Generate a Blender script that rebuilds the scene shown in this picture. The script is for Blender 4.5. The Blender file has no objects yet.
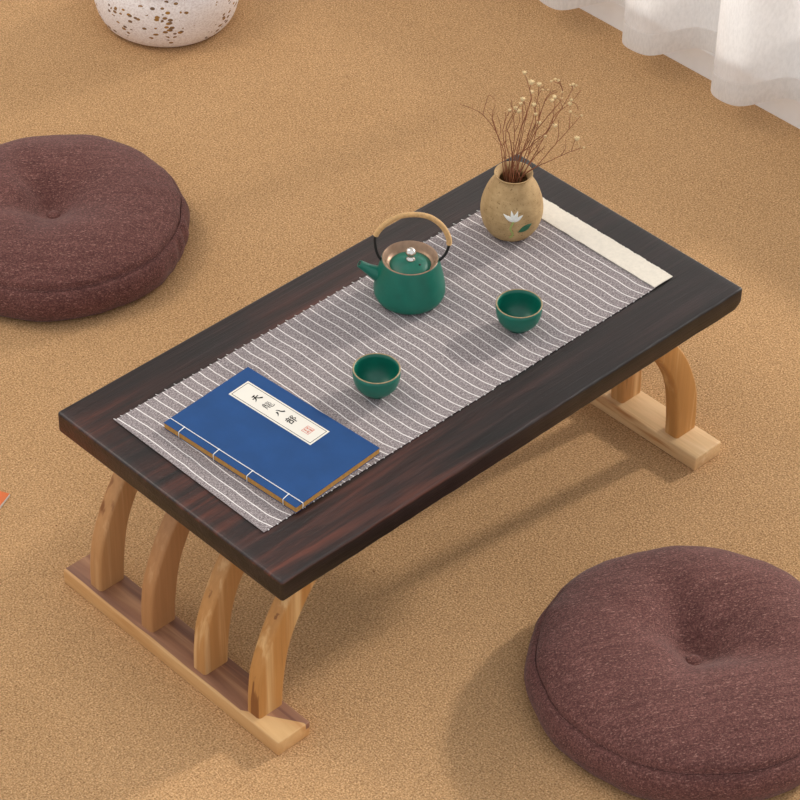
import bpy, bmesh, math, random
from mathutils import Vector, Matrix, noise

random.seed(7)
SC = bpy.context.scene
COL = SC.collection
PI = math.pi

# ------------------------------------------------------------------ camera
r_ = Vector((0.72004974, -0.69371336, 0.0170336))
u_ = Vector((0.44064628, 0.47606211, 0.76104909))
f_ = Vector((0.53605897, 0.54048741, -0.64847061))
cam_d = bpy.data.cameras.new('camera')
cam = bpy.data.objects.new('camera', cam_d)
COL.objects.link(cam)
m = Matrix((r_, u_, -f_)).transposed().to_4x4()
m.translation = Vector((-1.52502791, -1.72131475, 2.52098887))
cam.matrix_world = m
cam_d.sensor_width = 36
cam_d.lens = 2800.71166 / 800 * 36
cam_d.clip_end = 50
SC.camera = cam

# ------------------------------------------------------------------ light
world = bpy.data.worlds.new('world')
SC.world = world
world.use_nodes = True
wt = world.node_tree
bg = wt.nodes['Background']
geo = wt.nodes.new('ShaderNodeTexCoord')
sepw = wt.nodes.new('ShaderNodeSeparateXYZ')
wt.links.new(geo.outputs['Generated'], sepw.inputs[0])
wr = wt.nodes.new('ShaderNodeValToRGB')          # daylight is stronger on the window side (+X)
wr.color_ramp.elements[0].position = 0.0
wr.color_ramp.elements[0].color = (0.80, 0.81, 0.83, 1)
wr.color_ramp.elements[1].position = 0.55
wr.color_ramp.elements[1].color = (1.80, 1.76, 1.72, 1)
wt.links.new(sepw.outputs[0], wr.inputs[0])
wt.links.new(wr.outputs[0], bg.inputs[0])
bg.inputs[1].default_value = 1.0

sun_d = bpy.data.lights.new('sun', 'SUN')
sun = bpy.data.objects.new('sun', sun_d)
COL.objects.link(sun)
sun_d.energy = 2.05
sun_d.color = (1.0, 0.93, 0.84)
sun_d.angle = math.radians(4.5)
az, el = math.radians(-8), math.radians(26.5)
sd = Vector((math.cos(el) * math.cos(az), math.cos(el) * math.sin(az), math.sin(el)))
sun.rotation_euler = sd.to_track_quat('Z', 'Y').to_euler()
sun.location = (3, -0.5, 2)

area_d = bpy.data.lights.new('added_overhead_fill', 'AREA')  # added area light for cup highlights and warmth on the far carpet
area = bpy.data.objects.new('added_overhead_fill', area_d)
COL.objects.link(area)
area_d.shape = 'SQUARE'
area_d.size = 0.9
area_d.energy = 17
area_d.color = (1.0, 0.86, 0.68)
area.location = (-0.3, 1.9, 2.4)
area.rotation_euler = (Vector((-0.3, 1.9, 2.4)) - Vector((0.4, 0.3, 0.2))).to_track_quat('Z', 'Y').to_euler()

SC.view_settings.view_transform = 'Standard'
SC.view_settings.look = 'None'
SC.view_settings.gamma = 1
SC.view_settings.use_curve_mapping = False
SC.view_settings.exposure = 0.10


# ------------------------------------------------------------------ helpers
def lin(c):
    return tuple(((v / 255) / 12.92 if v / 255 <= 0.04045 else ((v / 255 + 0.055) / 1.055) ** 2.4) for v in c) + (1,)


class NT:
    def __init__(s, name):
        s.m = bpy.data.materials.new(name)
        s.m.use_nodes = True
        s.t = s.m.node_tree
        s.b = s.t.nodes['Principled BSDF']
        s.tc = s.t.nodes.new('ShaderNodeTexCoord')

    def n(s, typ, **kw):
        nd = s.t.nodes.new('ShaderNode' + typ)
        for k, v in kw.items():
            if k.startswith('i_'):
                nd.inputs[k[2:].replace('_', ' ')].default_value = v
            else:
                setattr(nd, k, v)
        return nd

    def l(s, a, b):
        s.t.links.new(a, b)

    def map(s, scale=(1, 1, 1), rot=(0, 0, 0), loc=(0, 0, 0), src='Object'):
        mp = s.n('Mapping')
        mp.inputs['Scale'].default_value = scale
        mp.inputs['Rotation'].default_value = rot
        mp.inputs['Location'].default_value = loc
        s.l(s.tc.outputs[src], mp.inputs['Vector'])
        return mp.outputs[0]

    def noise(s, vec, scale, detail=3, rough=0.5, dist=0.0):
        nd = s.n('TexNoise')
        nd.inputs['Scale'].default_value = scale
        nd.inputs['Detail'].default_value = detail
        nd.inputs['Roughness'].default_value = rough
        nd.inputs['Distortion'].default_value = dist
        s.l(vec, nd.inputs['Vector'])
        return nd.outputs['Fac']

    def ramp(s, fac, stops, interp='LINEAR'):
        nd = s.n('ValToRGB')
        cr = nd.color_ramp
        cr.interpolation = interp
        while len(cr.elements) < len(stops):
            cr.elements.new(0.5)
        for e, (p, c) in zip(cr.elements, stops):
            e.position = p
            e.color = c if len(c) == 4 else tuple(c) + (1,)
        s.l(fac, nd.inputs[0])
        return nd.outputs[0]

    def mix(s, fac, a, b, mode='MIX'):
        nd = s.n('Mix', data_type='RGBA', blend_type=mode)
        for sock, v in ((nd.inputs[0], fac), (nd.inputs[6], a), (nd.inputs[7], b)):
            if isinstance(v, (int, float, tuple)):
                sock.default_value = v
            else:
                s.l(v, sock)
        return nd.outputs[2]

    def math(s, op, a, b=None, c=None, clamp=False):
        nd = s.n('Math', operation=op, use_clamp=clamp)
        for i, v in enumerate((a, b, c)):
            if v is None:
                continue
            if isinstance(v, (int, float)):
                nd.inputs[i].default_value = v
            else:
                s.l(v, nd.inputs[i])
        return nd.outputs[0]

    def bump(s, h, strength=0.5, dist=0.001, prev=None):
        nd = s.n('Bump')
        nd.inputs['Strength'].default_value = strength
        nd.inputs['Distance'].default_value = dist
        s.l(h, nd.inputs['Height'])
        if prev is not None:
            s.l(prev, nd.inputs['Normal'])
        return nd.outputs[0]

    def out(s, col=None, rough=0.6, normal=None, metal=0.0, spec=0.5, sheen=0.0):
        if col is not None:
            if isinstance(col, tuple):
                s.b.inputs['Base Color'].default_value = col
            else:
                s.l(col, s.b.inputs['Base Color'])
        if isinstance(rough, (int, float)):
            s.b.inputs['Roughness'].default_value = rough
        else:
            s.l(rough, s.b.inputs['Roughness'])
        s.b.inputs['Metallic'].default_value = metal
        s.b.inputs['Specular IOR Level'].default_value = spec
        s.b.inputs['Sheen Weight'].default_value = sheen
        if normal is not None:
            s.l(normal, s.b.inputs['Normal'])
        return s.m


class MB:
    def __init__(s):
        s.v = []
        s.f = []

    def tube(s, pts, rad, seg=8, cap=True):
        pts = [Vector(p) for p in pts]
        if isinstance(rad, (int, float)):
            rad = [rad] * len(pts)
        base = len(s.v)
        t0 = (pts[1] - pts[0]).normalized()
        ref = Vector((0, 0, 1)) if abs(t0.z) < 0.9 else Vector((1, 0, 0))
        a = t0.cross(ref).normalized()
        for i, p in enumerate(pts):
            t = (pts[min(i + 1, len(pts) - 1)] - pts[max(i - 1, 0)]).normalized()
            a = (a - t * a.dot(t)).normalized()
            b = t.cross(a)
            for k in range(seg):
                w = 2 * PI * k / seg
                s.v.append(p + (a * math.cos(w) + b * math.sin(w)) * rad[i])
        for i in range(len(pts) - 1):
            for k in range(seg):
                k2 = (k + 1) % seg
                s.f.append((base + i * seg + k, base + i * seg + k2, base + (i + 1) * seg + k2, base + (i + 1) * seg + k))
        if cap:
            s.f.append(tuple(base + k for k in range(seg))[::-1])
            e = base + (len(pts) - 1) * seg
            s.f.append(tuple(e + k for k in range(seg)))
        return s

    def lathe(s, prof, seg=64, centre=(0, 0), fn=None):
        """profile of (r,z); r=0 ends become poles"""
        base = len(s.v)
        rings = []
        for j, (r, z) in enumerate(prof):
            if r < 1e-6:
                rings.append([len(s.v)])
                v = Vector((centre[0], centre[1], z))
                s.v.append(fn(v, 0, 0, j) if fn else v)
            else:
                rg = []
                for k in range(seg):
                    w = 2 * PI * k / seg
                    v = Vector((centre[0] + r * math.cos(w), centre[1] + r * math.sin(w), z))
                    rg.append(len(s.v))
                    s.v.append(fn(v, r, w, j) if fn else v)
                rings.append(rg)
        for a, b in zip(rings, rings[1:]):
            for k in range(seg):
                k2 = (k + 1) % seg
                if len(a) == 1 and len(b) == 1:
                    continue
                if len(a) == 1:
                    s.f.append((a[0], b[k2], b[k]))
                elif len(b) == 1:
                    s.f.append((a[k], a[k2], b[0]))
                else:
                    s.f.append((a[k], a[k2], b[k2], b[k]))
        return s

    def box(s, x0, x1, y0, y1, z0, z1):
        b = len(s.v)
        for z in (z0, z1):
            for (x, y) in ((x0, y0), (x1, y0), (x1, y1), (x0, y1)):
                s.v.append(Vector((x, y, z)))
        for f in ((0, 3, 2, 1), (4, 5, 6, 7), (0, 1, 5, 4), (1, 2, 6, 5), (2, 3, 7, 6), (3, 0, 4, 7)):
            s.f.append(tuple(b + i for i in f))
        return s

    def loft(s, rings, cap=True):
        b = len(s.v)
        n = len(rings[0])
        for rg in rings:
            s.v += [Vector(p) for p in rg]
        for i in range(len(rings) - 1):
            for k in range(n):
                k2 = (k + 1) % n
                s.f.append((b + i * n + k, b + i * n + k2, b + (i + 1) * n + k2, b + (i + 1) * n + k))
        if cap:
            s.f.append(tuple(b + k for k in range(n))[::-1])
            e = b + (len(rings) - 1) * n
            s.f.append(tuple(e + k for k in range(n)))
        return s

    def ball(s, c, r, seg=12, rings=8, sz=1.0):
        prof = [(r * math.sin(PI * i / rings), c[2] - r * sz * math.cos(PI * i / rings)) for i in range(rings + 1)]
        prof[0] = (0, prof[0][1])
        prof[-1] = (0, prof[-1][1])
        return s.lathe(prof, seg, (c[0], c[1]))

    def build(s, name, mat, parent=None, smooth=True, bevel=0, seg=3, sharp=None):
        me = bpy.data.meshes.new(name)
        me.from_pydata([tuple(v) for v in s.v], [], s.f)
        bm = bmesh.new()
        bm.from_mesh(me)
        bmesh.ops.recalc_face_normals(bm, faces=bm.faces)
        if bevel:
            bmesh.ops.bevel(bm, geom=list(bm.edges), offset=bevel, segments=seg, affect='EDGES', profile=0.5)
        bm.to_mesh(me)
        bm.free()
        me.materials.append(mat)
        for p in me.polygons:
            p.use_smooth = smooth
        if sharp:
            me.set_sharp_from_angle(angle=math.radians(sharp))
        o = bpy.data.objects.new(name, me)
        COL.objects.link(o)
        o.parent = parent
        return o


def tag(o, label, cat, group=None):
    o['label'] = label
    o['category'] = cat
    if group:
        o['group'] = group
    return o


def thing(name, label, cat, loc=(0, 0, 0), rz=0, group=None):
    o = bpy.data.objects.new(name, None)
    o.empty_display_size = 0.05
    COL.objects.link(o)
    o.location = loc
    o.rotation_euler = (0, 0, rz)
    return tag(o, label, cat, group)


def struct(o):
    o['kind'] = 'structure'
    return o


def smooth_curve(pts, n):
    """Catmull-Rom through points"""
    P = [Vector(p) for p in pts]
    P = [P[0] * 2 - P[1]] + P + [P[-1] * 2 - P[-2]]
    out = []
    segs = len(P) - 3
    for i in range(n + 1):
        t = i / n * segs
        k = min(int(t), segs - 1)
        t -= k
        a, b, c, d = P[k:k + 4]
        out.append(0.5 * ((2 * b) + (c - a) * t + (2 * a - 5 * b + 4 * c - d) * t * t + (3 * b - a - 3 * c + d) * t ** 3))
    return out


# ------------------------------------------------------------------ materials
def mat_carpet():
    n = NT('carpet_loop')
    v = n.map()
    vor = n.n('TexVoronoi')
    vor.inputs['Scale'].default_value = 420
    n.l(n.map((1, 0.62, 1), (0, 0, math.radians(40))), vor.inputs['Vector'])
    d = vor.outputs['Distance']
    nz = n.noise(v, 430, 2, 0.6)
    big = n.noise(v, 5, 3, 0.5)
    mid = n.noise(v, 45, 4, 0.7)
    base = n.ramp(big, [(0.3, lin((187, 147, 103))), (0.7, lin((197, 157, 113)))])
    dark = n.ramp(nz, [(0.34, lin((112, 80, 50))), (0.48, lin((191, 150, 106))), (0.70, lin((242, 206, 162)))])
    c = n.mix(0.55, base, dark)
    c = n.mix(0.45, c, n.ramp(d, [(0.0, (1.1, 1.1, 1.1)), (0.75, (0.45, 0.42, 0.38))]), 'MULTIPLY')
    c = n.mix(0.22, c, n.ramp(mid, [(0.3, (0.74, 0.72, 0.68)), (0.7, (1.05, 1.05, 1.05))]), 'MULTIPLY')
    fl = n.noise(v, 170, 1, 0.5)
    c = n.mix(n.ramp(fl, [(0.76, (0, 0, 0)), (0.78, (1, 1, 1))]), c, lin((120, 84, 54)))
    c = n.mix(1.0, c, (1.12, 1.12, 1.12, 1), 'MULTIPLY')
    h = n.math('SUBTRACT', nz, n.math('MULTIPLY', d, 0.6))
    return n.out(c, 0.95, n.bump(h, 0.6, 0.0014), spec=0.1)


def mat_dark_wood():
    n = NT('charred_dark_wood')
    v = n.map((2.2, 34, 34))
    g = n.noise(v, 1.6, 6, 0.66, 0.5)
    v2 = n.map((6, 160, 160))
    g2 = n.noise(v2, 1.3, 4, 0.7, 0.3)
    v3 = n.map((3.0, 9, 9), loc=(3.1, 0.4, 0))
    blot = n.noise(v3, 1.2, 3, 0.5, 0.4)
    sep = n.n('SeparateXYZ')
    n.l(n.tc.outputs['Object'], sep.inputs[0])
    red = n.math('MULTIPLY', n.math('SUBTRACT', 0.95, n.math('MULTIPLY', sep.outputs[0], 1.25), clamp=True), n.ramp(blot, [(0.36, (0, 0, 0)), (0.64, (1, 1, 1))]))
    red = n.math('MULTIPLY', red, n.math('MULTIPLY', n.math('SUBTRACT', sep.outputs[2], 0.2835), 400, clamp=True))
    dark = n.ramp(g, [(0.34, lin((10, 7, 7))), (0.5, lin((24, 16, 16))), (0.68, lin((44, 31, 31)))])
    warm = n.ramp(g, [(0.34, lin((22, 12, 10))), (0.5, lin((60, 28, 19))), (0.70, lin((112, 54, 35)))])
    c = n.mix(red, dark, warm)
    c = n.mix(0.5, c, n.ramp(g2, [(0.35, (0.45, 0.42, 0.42)), (0.6, (1, 1, 1))]), 'MULTIPLY')
    b = n.bump(n.math('ADD', g2, g), 0.5, 0.0012)
    return n.out(c, n.math('ADD', 0.30, n.math('MULTIPLY', g2, 0.14)), b, spec=0.60)


def mat_wood(name, light, mid, dark, axis, seed, scale=1.0, heart=0.5):
    n = NT(name)
    sc = {'x': (2.5, 40, 40), 'y': (40, 2.5, 40), 'z': (38, 38, 1.1)}[axis]
    v = n.map(tuple(a * scale for a in sc), loc=(seed, seed * 1.7, seed * 0.6))
    g = n.noise(v, 1.5, 4, 0.55, 0.15)
    v2 = n.map(tuple(a * 5 for a in sc))
    g2 = n.noise(v2, 1.0, 3, 0.6, 0.2)
    c = n.ramp(g, [(0.28, light), (0.46, mid), (0.62, mid), (0.60 + 0.2 * (1 - heart), dark)])
    c = n.mix(0.35, c, n.ramp(g2, [(0.35, (0.72, 0.66, 0.58)), (0.6, (1, 1, 1))]), 'MULTIPLY')
    return n.out(c, 0.5, n.bump(g2, 0.15, 0.0005), spec=0.35)


def mat_foot_walnut():
    """top face of brown heartwood with a pale sapwood strip along the outer edge and the near end"""
    n = NT('acacia_foot_two_tone')
    v = n.map((34, 2.4, 34), loc=(0.3, 0.2, 0))
    g = n.noise(v, 1.0, 5, 0.6, 1.0)
    pale = n.ramp(g, [(0.3, lin((226, 186, 132))), (0.7, lin((196, 146, 92)))])
    brown = n.ramp(g, [(0.3, lin((188, 142, 106))), (0.5, lin((150, 106, 80))), (0.72, lin((116, 78, 62)))])
    sep = n.n('SeparateXYZ')
    n.l(n.tc.outputs['Object'], sep.inputs[0])
    wob = n.noise(n.map((6, 9, 6)), 1.0, 2)
    # pale where  x < 3 mm or near the front end in a slanted wedge
    ex = n.math('ADD', sep.outputs[0], n.math('MULTIPLY', n.math('SUBTRACT', wob, 0.5), 0.006))
    wedge = n.math('SUBTRACT', n.math('MULTIPLY', n.math('SUBTRACT', 0.075, sep.outputs[1]), 0.6), -0.001)
    lim = n.math('MAXIMUM', 0.003, wedge)
    lim = n.math('MINIMUM', lim, 0.044)
    k = n.math('MULTIPLY', n.math('SUBTRACT', ex, lim), 900, clamp=True)
    k = n.math('MULTIPLY', k, n.math('MULTIPLY', n.math('SUBTRACT', n.math('ADD', sep.outputs[2], n.math('MULTIPLY', sep.outputs[0], 0.12)), 0.019), 500, clamp=True))
    c = n.mix(k, pale, brown)
    return n.out(c, 0.5, n.bump(g, 0.1, 0.0005), spec=0.35)


def mat_cushion(rot, seed):
    n = NT('brown_linen_weave')
    v = n.map((1, 1, 1), (0, 0, rot), (seed, 0, 0))
    mp = n.n('Mapping')
    mp.inputs['Scale'].default_value = (190, 560, 560)
    n.l(v, mp.inputs['Vector'])
    slub = n.noise(mp.outputs[0], 1.0, 3, 0.65)
    mp2 = n.n('Mapping')
    mp2.inputs['Scale'].default_value = (8, 130, 130)
    n.l(v, mp2.inputs['Vector'])
    band = n.noise(mp2.outputs[0], 1.0, 3, 0.6)
    wv = n.noise(v, 420, 2, 0.7)
    base = n.ramp(band, [(0.32, lin((98, 64, 60))), (0.68, lin((116, 78, 73)))])
    c = n.mix(0.5, base, n.ramp(wv, [(0.42, (0.28, 0.24, 0.25)), (0.58, (1.25, 1.2, 1.2))]), 'MULTIPLY')
    c = n.mix(n.ramp(slub, [(0.57, (0, 0, 0)), (0.67, (0.62, 0.62, 0.62))]), c, lin((178, 134, 122)))
    h = n.math('ADD', wv, slub)
    return n.out(c, 0.92, n.bump(h, 0.45, 0.0012), spec=0.1, sheen=0.10)


def mat_runner():
    n = NT('grey_striped_linen')
    sep = n.n('SeparateXYZ')
    n.l(n.tc.outputs['Object'], sep.inputs[0])
    X, Y = sep.outputs[0], sep.outputs[1]
    wob = n.noise(n.map((3, 14, 1)), 1.0, 2, 0.45)
    # threads drift sideways where the cloth is pulled near its long edge
    edge = n.math('SUBTRACT', 1.0, n.math('MULTIPLY', Y, 45.0), clamp=True)
    edge = n.math('MULTIPLY', n.math('POWER', edge, 1.5), 0.0055)
    far = n.math('MULTIPLY', n.math('SUBTRACT', Y, 0.225), 30.0, clamp=True)
    far = n.math('MULTIPLY', far, -0.003)
    s = n.math('ADD', X, n.math('MULTIPLY', n.math('SUBTRACT', wob, 0.5), 0.008))
    s = n.math('SUBTRACT', s, edge)
    s = n.math('SUBTRACT', s, far)
    fr = n.math('FRACT', n.math('DIVIDE', n.math('ADD', s, 1.0), 0.0143))
    d = n.math('ABSOLUTE', n.math('SUBTRACT', fr, 0.5))
    k = n.math('MULTIPLY', n.math('SUBTRACT', 0.056, d), 60, clamp=True)
    w1 = n.noise(n.map((1100, 300, 1)), 1, 2, 0.6)
    w2 = n.noise(n.map((300, 1100, 1)), 1, 2, 0.6)
    wv = n.math('MULTIPLY', n.math('ADD', w1, w2), 0.5)
    cloth = n.ramp(wv, [(0.34, lin((80, 74, 76))), (0.5, lin((138, 129, 130))), (0.66, lin((198, 190, 190)))])
    c = n.mix(k, cloth, lin((232, 228, 226)))
    h = n.math('ADD', wv, n.math('MULTIPLY', k, 0.6))
    return n.out(c, 0.9, n.bump(h, 0.35, 0.0008), spec=0.1)


def mat_plain(name, rgb, rough=0.6, metal=0.0, spec=0.5, var=0.06, scale=40, bump=0.0, bscale=400):
    n = NT(name)
    v = n.map()
    g = n.noise(v, scale, 3)
    c = lin(rgb)
    lo = tuple(x * (1 - var) for x in c[:3])
    hi = tuple(min(1, x * (1 + var)) for x in c[:3])
    col = n.ramp(g, [(0.3, lo), (0.7, hi)])
    nm = n.bump(n.noise(v, bscale, 2), bump, 0.001) if bump else None
    return n.out(col, rough, nm, metal, spec)


def mat_stoneware():
    n = NT('sandy_stoneware')
    v = n.map()
    g = n.noise(v, 60, 4, 0.6)
    ring = n.noise(n.map((3, 3, 260)), 1, 2, 0.5)
    c = n.ramp(g, [(0.3, lin((170, 139, 96))), (0.7, lin((200, 168, 122)))])
    c = n.mix(0.5, c, n.ramp(ring, [(0.35, (0.8, 0.76, 0.7)), (0.65, (1, 1, 1))]), 'MULTIPLY')
    sp = n.noise(v, 420, 2)
    c = n.mix(n.ramp(sp, [(0.64, (0, 0, 0)), (0.7, (0.8, 0.8, 0.8))]), c, lin((106, 76, 42)))
    return n.out(c, 0.7, n.bump(n.math('ADD', ring, sp), 0.25, 0.0008), spec=0.3)


def mat_pouf():
    n = NT('white_knit_with_gold_flecks')
    v = n.map()
    w = n.noise(n.map((300, 300, 420)), 1, 2, 0.6)
    vor = n.n('TexVoronoi', feature='F1')
    vor.inputs['Scale'].default_value = 1.0
    n.l(n.map((95, 95, 150)), vor.inputs['Vector'])
    small = n.math('LESS_THAN', vor.outputs['Distance'], 0.40)
    rnd = n.n('SeparateColor')
    n.l(vor.outputs['Color'], rnd.inputs[0])
    patch = n.noise(v, 16, 2, 0.5)
    pick = n.math('LESS_THAN', n.math('ADD', rnd.outputs[0], 0.0), n.math('MULTIPLY', n.math('SUBTRACT', patch, 0.45), 5.0, clamp=True))
    k = n.math('MULTIPLY', small, pick)
    fleck = n.mix(rnd.outputs[1], lin((170, 126, 62)), lin((120, 96, 78)))
    c = n.ramp(w, [(0.3, lin((222, 210, 205))), (0.6, lin((248, 241, 238)))])
    c = n.mix(k, c, fleck)
    return n.out(c, 0.85, n.bump(w, 0.5, 0.0015), spec=0.2)


def mat_sheer(name, transp, rgb):
    m = bpy.data.materials.new(name)
    m.use_nodes = True
    t = m.node_tree
    t.nodes.clear()
    out = t.nodes.new('ShaderNodeOutputMaterial')
    df = t.nodes.new('ShaderNodeBsdfDiffuse')
    tl = t.nodes.new('ShaderNodeBsdfTranslucent')
    tr = t.nodes.new('ShaderNodeBsdfTransparent')
    tc = t.nodes.new('ShaderNodeTexCoord')
    nz = t.nodes.new('ShaderNodeTexNoise')
    mp = t.nodes.new('ShaderNodeMapping')
    mp.inputs['Scale'].default_value = (1, 500, 120)
    t.links.new(tc.outputs['Object'], mp.inputs[0])
    t.links.new(mp.outputs[0], nz.inputs['Vector'])
    nz.inputs['Scale'].default_value = 1
    cr = t.nodes.new('ShaderNodeValToRGB')
    cr.color_ramp.elements[0].position = 0.3
    cr.color_ramp.elements[0].color = tuple(x * 0.9 for x in lin(rgb)[:3]) + (1,)
    cr.color_ramp.elements[1].position = 0.65
    cr.color_ramp.elements[1].color = lin(rgb)
    t.links.new(nz.outputs['Fac'], cr.inputs[0])
    t.links.new(cr.outputs[0], df.inputs[0])
    t.links.new(cr.outputs[0], tl.inputs[0])
    m1 = t.nodes.new('ShaderNodeMixShader')
    m1.inputs[0].default_value = 0.62
    t.links.new(df.outputs[0], m1.inputs[1])
    t.links.new(tl.outputs[0], m1.inputs[2])
    m2 = t.nodes.new('ShaderNodeMixShader')
    m2.inputs[0].default_value = transp
    t.links.new(m1.outputs[0], m2.inputs[1])
    t.links.new(tr.outputs[0], m2.inputs[2])
    t.links.new(m2.outputs[0], out.inputs[0])
    return m


def mat_glass():
    m = bpy.data.materials.new('window_glass')
    m.use_nodes = True
    t = m.node_tree
    t.nodes.clear()
    out = t.nodes.new('ShaderNodeOutputMaterial')
    tr = t.nodes.new('ShaderNodeBsdfTransparent')
    gl = t.nodes.new('ShaderNodeBsdfGlossy')
    gl.inputs['Roughness'].default_value = 0.02
    fr = t.nodes.new('ShaderNodeFresnel')
    mx = t.nodes.new('ShaderNodeMixShader')
    t.links.new(fr.outputs[0], mx.inputs[0])
    t.links.new(tr.outputs[0], mx.inputs[1])
    t.links.new(gl.outputs[0], mx.inputs[2])
    t.links.new(mx.outputs[0], out.inputs[0])
    return m


M = dict(
    carpet=mat_carpet(), dark=mat_dark_wood(), white=mat_plain('white_paint', (244, 243, 242), 0.5, var=0.02),
    wall=mat_plain('taupe_plaster', (84, 74, 66), 0.8, var=0.03, bump=0.1),
    walnut=mat_foot_walnut(),
    footpale=mat_wood('pale_sapwood_foot', lin((238, 208, 166)), lin((222, 184, 136)), lin((184, 128, 76)), 'y', 2.3, heart=0.25),
    runner=mat_runner(), sheer=mat_sheer('sheer_white_voile', 0.34, (250, 248, 247)),
    hem=mat_sheer('sheer_white_hem', 0.06, (246, 244, 242)), glass=mat_glass(),
    cream=mat_plain('cream_cotton', (222, 214, 200), 0.9, var=0.05, scale=200, bump=0.5, bscale=700),
    thread=mat_plain('white_thread', (230, 228, 225), 0.8, var=0.02),
    blue=mat_plain('blue_paper_cover', (30, 70, 122), 0.75, var=0.10, scale=28, spec=0.25, bump=0.08),
    kraft=mat_plain('tan_page_edges', (186, 138, 74), 0.85, var=0.15, scale=300, spec=0.2),
    label=mat_plain('ivory_label_paper', (224, 220, 210), 0.75, var=0.02),
    ink=mat_plain('black_ink', (14, 13, 13), 0.8, var=0.1, spec=0.1),
    seal=mat_plain('red_seal_ink', (206, 96, 72), 0.7, var=0.15, scale=900),
    green=mat_plain('matte_green_glaze', (5, 102, 84), 0.40, var=0.10, scale=60, spec=0.5),
    rimgold=mat_plain('bare_tan_rim_glaze', (150, 132, 98), 0.45, var=0.2, scale=200),
    bronze=mat_plain('bronze_glaze_lining', (158, 128, 104), 0.38, metal=0.35, var=0.15, scale=120),
    silver=mat_plain('silver_metal', (225, 222, 215), 0.22, metal=1.0, var=0.08),
    black_cord_shade=mat_plain('black_cord_and_hole_shade', (18, 17, 17), 0.5, var=0.1),  # handle cord, also the painted shade in spout and lid openings
    cane=mat_plain('tan_cane_wrap', (206, 166, 112), 0.6, var=0.15, scale=300),
    stone=mat_stoneware(), stonein=mat_plain('vase_inside_clay', (120, 92, 58), 0.9, var=0.1),
    petal=mat_plain('white_relief_petal', (236, 234, 226), 0.55, var=0.03),
    sprout=mat_plain('pale_green_relief_stem', (160, 168, 96), 0.6, var=0.08),
    leaf=mat_plain('dark_green_relief_leaf', (38, 96, 66), 0.6, var=0.15, scale=120),
    twig=mat_plain('dry_reddish_brown_twig', (142, 88, 58), 0.8, var=0.25, scale=90),
    seed=mat_plain('dry_straw_flower_head', (222, 196, 148), 0.85, var=0.2, scale=300),
    pouf=mat_pouf(), rope=mat_plain('tan_rope_seam', (186, 140, 108), 0.9, var=0.15, scale=300),
    orange=mat_plain('orange_paper_cover', (214, 108, 52), 0.6, var=0.06),
    metal=mat_plain('white_metal_rail', (225, 225, 225), 0.4, var=0.02),
)

# ------------------------------------------------------------------ the room
WX = 1.476
b = MB()
b.box(-2.6, WX + 0.02, -2.8, 4.6, -0.03, 0.0)
struct(b.build('floor', M['carpet'], smooth=False))

b = MB()
b.box(WX + 0.14, WX + 0.26, -2.8, 4.6, 1.45, 3.4)
b.box(WX + 0.14, WX + 0.26, -2.8, -1.9, 0.20, 1.45)
b.box(WX + 0.14, WX + 0.26, 2.6, 4.6, 0.20, 1.45)
struct(b.build('wall_right', M['wall'], smooth=False))
struct(MB().box(WX + 0.14, WX + 0.26, -2.8, 4.6, 0.0, 0.20).build('trim_1', M['white'], smooth=False))

b = MB()
# low white plinth in front of the window with a small step
prof = [(WX, 0), (WX, 0.046), (WX + 0.002, 0.050), (WX + 0.006, 0.0525), (WX + 0.03, 0.0535), (WX + 0.034, 0.056), (WX + 0.14, 0.056), (WX + 0.14, 0)]
b.loft([[(x, -2.8, z) for x, z in prof], [(x, 4.6, z) for x, z in prof]])
struct(b.build('baseboard_right', M['white'], smooth=False))

win = bpy.data.objects.new('window_1', None)
COL.objects.link(win)
struct(win)
b = MB()
fx0, fx1 = WX + 0.15, WX + 0.20
b.box(fx0, fx1, -1.9, 2.6, 0.20, 0.25)
b.box(fx0, fx1, -1.9, 2.6, 1.39, 1.45)
for y in (-1.9, -0.78, 0.72, 1.66, 2.55):
    b.box(fx0, fx1, y, y + 0.05, 0.25, 1.39)
b.build('window_frame', M['white'], win, smooth=False)
b = MB()
b.box(fx0 + 0.02, fx0 + 0.026, -1.85, 2.55, 0.25, 1.39)
b.build('window_glass', M['glass'], win, smooth=False)

# ------------------------------------------------------------------ table
TL, TW, TH, TT = 0.8045, 0.4098, 0.2886, 0.0310
FH = 0.0231
table = thing('low_tea_table', 'low rectangular tea table with dark charred top on curved light wood legs', 'table', (0, 0, 0))


def rrect(y0, y1, z0, z1, rt0, rb0, rt1, rb1, n=4):
    """rounded rectangle ring in (y,z), counter-clockwise from near bottom"""
    pts = []
    for (cy, cz, r, a0) in ((y0 + rb0, z0 + rb0, rb0, PI), (y1 - rb1, z0 + rb1, rb1, 1.5 * PI),
                            (y1 - rt1, z1 - rt1, rt1, 0), (y0 + rt0, z1 - rt0, rt0, 0.5 * PI)):
        for i in range(n + 1):
            a = a0 + i / n * PI / 2
            pts.append((cy + r * math.cos(a), cz + r * math.sin(a)))
    return pts


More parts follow.
